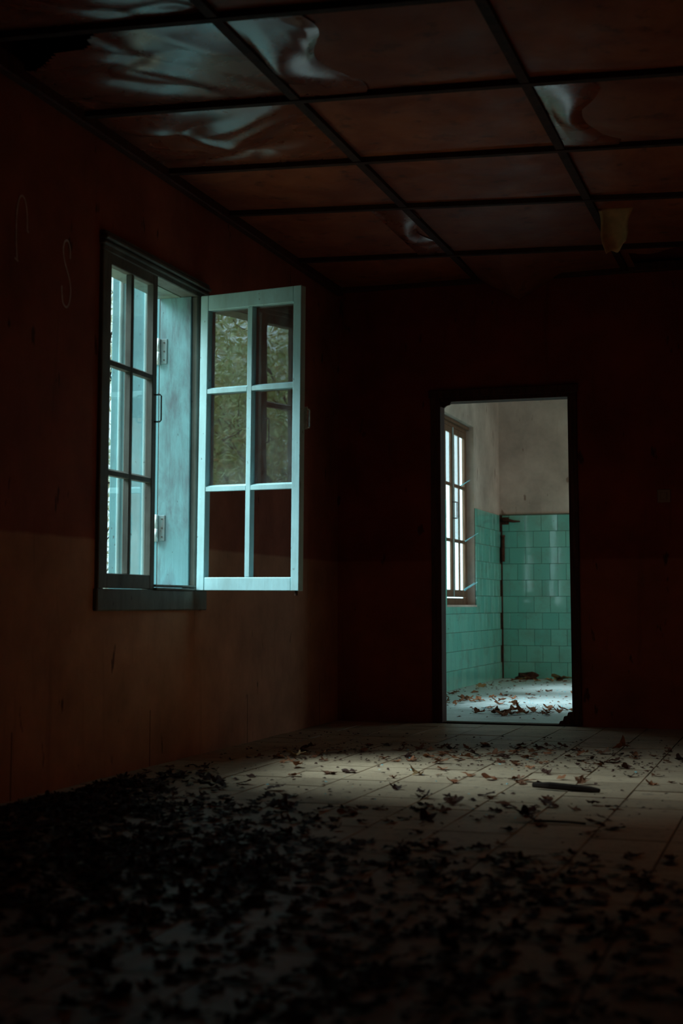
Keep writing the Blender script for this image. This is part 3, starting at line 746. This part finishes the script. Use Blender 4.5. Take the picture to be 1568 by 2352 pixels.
# rolled bark stick, rubble lump, broken skirting piece
st = MB().tube([(1.855, 5.93, 0.016), (1.93, 5.905, 0.019), (2.02, 5.885, 0.017), (2.10, 5.875, 0.014), (2.135, 5.865, 0.012)], [0.010, 0.015, 0.014, 0.012, 0.008], 7).build('stick', M['bark'])
tag(st, 'short thick dark stick lying on the right of the lit floor', 'stick')
st = MB().tube([(2.02, 5.03, 0.006), (2.08, 5.02, 0.008), (2.14, 5.025, 0.007), (2.20, 5.02, 0.005)], 0.004, 6).build('twig', M['bark'])
tag(st, 'long thin twig among dark leaves nearest the camera', 'twig')
def lump(name, loc, sx, sy, sz, mat, label, cat, seed):
    r = random.Random(seed); bm = bmesh.new(); bmesh.ops.create_icosphere(bm, subdivisions=3, radius=1)
    for v in bm.verts:
        k = 1 + 0.28 * math.sin(3.1 * v.co.x + seed) * math.sin(4.3 * v.co.y + 2 * seed) + 0.18 * math.sin(7 * v.co.z + 5 * v.co.x) + r.uniform(-0.05, 0.05)
        v.co = Vector((v.co.x * sx * k, v.co.y * sy * k, max(v.co.z * k, -0.35) * sz))
    zm = min(v.co.z for v in bm.verts)
    for v in bm.verts: v.co.z -= zm
    me = bpy.data.meshes.new(name); bm.to_mesh(me); bm.free()
    o = link(name, me, mat); o.location = loc; tag(o, label, cat); return o
lump('rubble_lump', (0.24, 14.55, 0.0005), 0.11, 0.06, 0.05, M['rust'], 'dark lump of debris at the foot of the far tiled wall', 'debris', 3)
m = MB()
m.prism([(1.452, 0.0), (1.4605, 0.02), (1.478, 0.022), (1.486, 0.05), (1.505, 0.052), (1.512, 0.075), (1.541, 0.078), (1.541, 0.0)], 'y', 9.06, 9.12)
o = m.build('broken_board', M['dark_wood']); o.location.z = 0.0065
tag(o, 'jagged broken board end at the foot of the right door jamb', 'board')

# crumbs and glass splinters nobody could count
def crumbs(name, n, boxes, s0, s1, mat, label, cat, tall=0.5):
    V, F = [], []
    for _ in range(n):
        x0, x1, y0, y1 = rng.choice(boxes); x = rng.uniform(x0, x1); y = rng.uniform(y0, y1)
        s = rng.uniform(s0, s1); a = rng.uniform(0, 6.28); b = len(V)
        for k in range(4):
            rr = s * rng.uniform(0.5, 1.3); V.append((x + rr * math.cos(a + k * 1.57), y + rr * math.sin(a + k * 1.57), 0.0035 + rng.uniform(0, s * tall)))
        V.append((x, y, 0.004 + s * tall * 1.2))
        F += [(b, b + 1, b + 4), (b + 1, b + 2, b + 4), (b + 2, b + 3, b + 4), (b + 3, b, b + 4), (b, b + 3, b + 2, b + 1)]
    me = bpy.data.meshes.new(name); me.from_pydata(V, [], F); o = link(name, me, mat); tag(o, label, cat, kind='stuff'); return o
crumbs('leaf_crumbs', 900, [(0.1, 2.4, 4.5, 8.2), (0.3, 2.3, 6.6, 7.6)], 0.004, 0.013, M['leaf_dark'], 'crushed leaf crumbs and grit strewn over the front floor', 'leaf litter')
crumbs('leaf_crumbs', 220, [(0.0, 1.7, 9.4, 14.4)], 0.006, 0.018, M['leaf'], 'crushed leaf crumbs strewn over the pale far floor', 'leaf litter')
crumbs('glass_splinters', 45, [(0.3, 2.3, 4.9, 7.3)], 0.003, 0.009, M['shard'], 'tiny glass splinters glinting on the front floor', 'broken glass')
crumbs('glass_splinters', 130, [(0.7, 1.6, 10.2, 13.2)], 0.004, 0.012, M['shard'], 'tiny glass splinters glinting on the far floor', 'broken glass')

def litter(name, n, spots, label):
    V, F = [], []
    src = [([tuple(v.co) for v in me.vertices], [tuple(p.vertices) for p in me.polygons]) for me in LM['leaf_dark'][:6]]
    for _ in range(n):
        cx, cy, rx, ry = rng.choice(spots); x = cx + rng.gauss(0, rx); y = cy + rng.gauss(0, ry)
        if x < 0.08 or x > 4.4 or y < 1.2 or (x > 1.4 and y > 4.45): continue
        vs, fs = rng.choice(src); b = len(V); k = rng.uniform(0.018, 0.042)
        Mx = Matrix.Rotation(rng.uniform(0, 6.28), 3, 'Z') @ Matrix.Rotation(rng.uniform(-.25, .25), 3, 'X')
        P3 = [Mx @ Vector((v[0] * k, v[1] * k, v[2] * k * 0.6)) for v in vs]; lo = min(p.z for p in P3)
        V += [(x + p.x, y + p.y, p.z - lo + 0.002) for p in P3]; F += [tuple(b + q for q in f) for f in fs]
    me = bpy.data.meshes.new(name); me.from_pydata(V, [], F); tag(link(name, me, M['leaf_dark']), label, 'leaf litter', kind='stuff')
litter('leaf_litter', 4200, [(0.4, 4.6, 0.3, 0.35), (0.4, 4.9, 0.25, 0.2), (1.0, 4.3, 0.5, 0.3), (1.7, 4.0, 0.6, 0.45), (2.3, 3.6, 0.6, 0.6), (0.2, 5.3, 0.10, 0.35), (1.6, 3.2, 0.7, 0.6), (2.2, 2.8, 0.6, 0.4), (1.15, 3.5, 0.3, 0.35), (0.9, 4.0, 0.3, 0.3)], 'matted dark leaf litter thickened to darken the shadowed foreground floor')  # real leaf drifts, spread thicker to darken the unlit foreground

# ------------------------------------------------------------------ outdoors
wy = struct(bx('wall_warm_bounce', M['ochre'], None, 7.6, 7.8, -4, 12.0, -0.35, 5.2))  # added unseen wall: hides sky, bounces warm light through the right window
struct(bx('ground_yard', M['ground'], None, 4.8, 12, -6, 20, -0.7, -0.35))
gp = bx('ground', M['ground'], None, -40, -0.26, -25, 40, -0.7, -0.35); struct(gp)
def tree(loc, h, spread, nleaf, lsize, mat, label, seed, leaves_from=0.25):
    r = random.Random(seed); root = empty('garden_tree', loc); tag(root, label, 'tree', None)
    m = MB(); tips = []
    def grow(p, d, L, rad, depth):
        pts = [p]; dd = d.copy(); n = 4
        for i in range(n):
            dd = (dd + Vector((r.uniform(-.25, .25), r.uniform(-.25, .25), r.uniform(-.1, .2)))).normalized()
            p = p + dd * L / n; pts.append(p)
        m.tube(pts, [rad * (1 - 0.5 * i / n) for i in range(n + 1)], 6 if depth < 2 else 4)
        tips.append((pts[2], depth)); tips.append((pts[-1], depth))
        if depth < 3:
            for _ in range(4 if depth else 6):
                q = pts[r.randint(1, n)]
                a = r.uniform(0, 6.28); nd = (dd * 0.5 + Vector((math.cos(a) * spread, math.sin(a) * spread, r.uniform(-0.1, 0.6)))).normalized()
                grow(q, nd, L * r.uniform(0.45, 0.7), rad * 0.45, depth + 1)
    grow(Vector((0, 0, 0)), Vector((0, 0, 1)), h * 0.6, 0.075, 0)
    m.build('trunk', M['bark'], root, local=True)
    P_ = np.array([t[0] for t in tips if t[1] >= 1]); g_ = np.random.default_rng(seed)
    c = P_[g_.integers(0, len(P_), nleaf)] + g_.normal(0, 0.22, (nleaf, 3))
    a = g_.normal(0, 1, (nleaf, 3)); a /= np.linalg.norm(a, axis=1)[:, None]
    b = np.cross(a, g_.normal(0, 1, (nleaf, 3))); b /= np.linalg.norm(b, axis=1)[:, None]
    L = lsize * g_.uniform(0.6, 1.3, (nleaf, 1)); w = L * 0.22
    V = np.stack([c - a * L, c + b * w, c + a * L, c - b * w], 1).reshape(-1, 3)
    F = np.arange(nleaf * 4).reshape(-1, 4)
    me = bpy.data.meshes.new('foliage'); me.from_pydata(V.tolist(), [], F.tolist())
    o = link('foliage', me, M[mat], root); o['kind'] = 'stuff'
tree((-3.3, 2.6, -0.35), 4.2, 0.8, 26000, 0.045, 'fol1', 'yellow green leafy tree reflected in the panes of the open window leaf', 4)
tree((-8.2, -1.5, -0.35), 7.0, 0.9, 26000, 0.09, 'fol2', 'pale tree behind the yellow green one in the pane reflection', 9)
tree((-11.5, 4.8, -0.35), 5.5, 0.9, 22000, 0.09, 'fol1', 'second green tree deeper in the garden reflection', 15)
tree((-3.4, 12.2, -0.35), 4.2, 0.8, 6000, 0.06, 'fol2', 'pale bright foliage seen through the leftmost edge of the closed window leaf', 21)
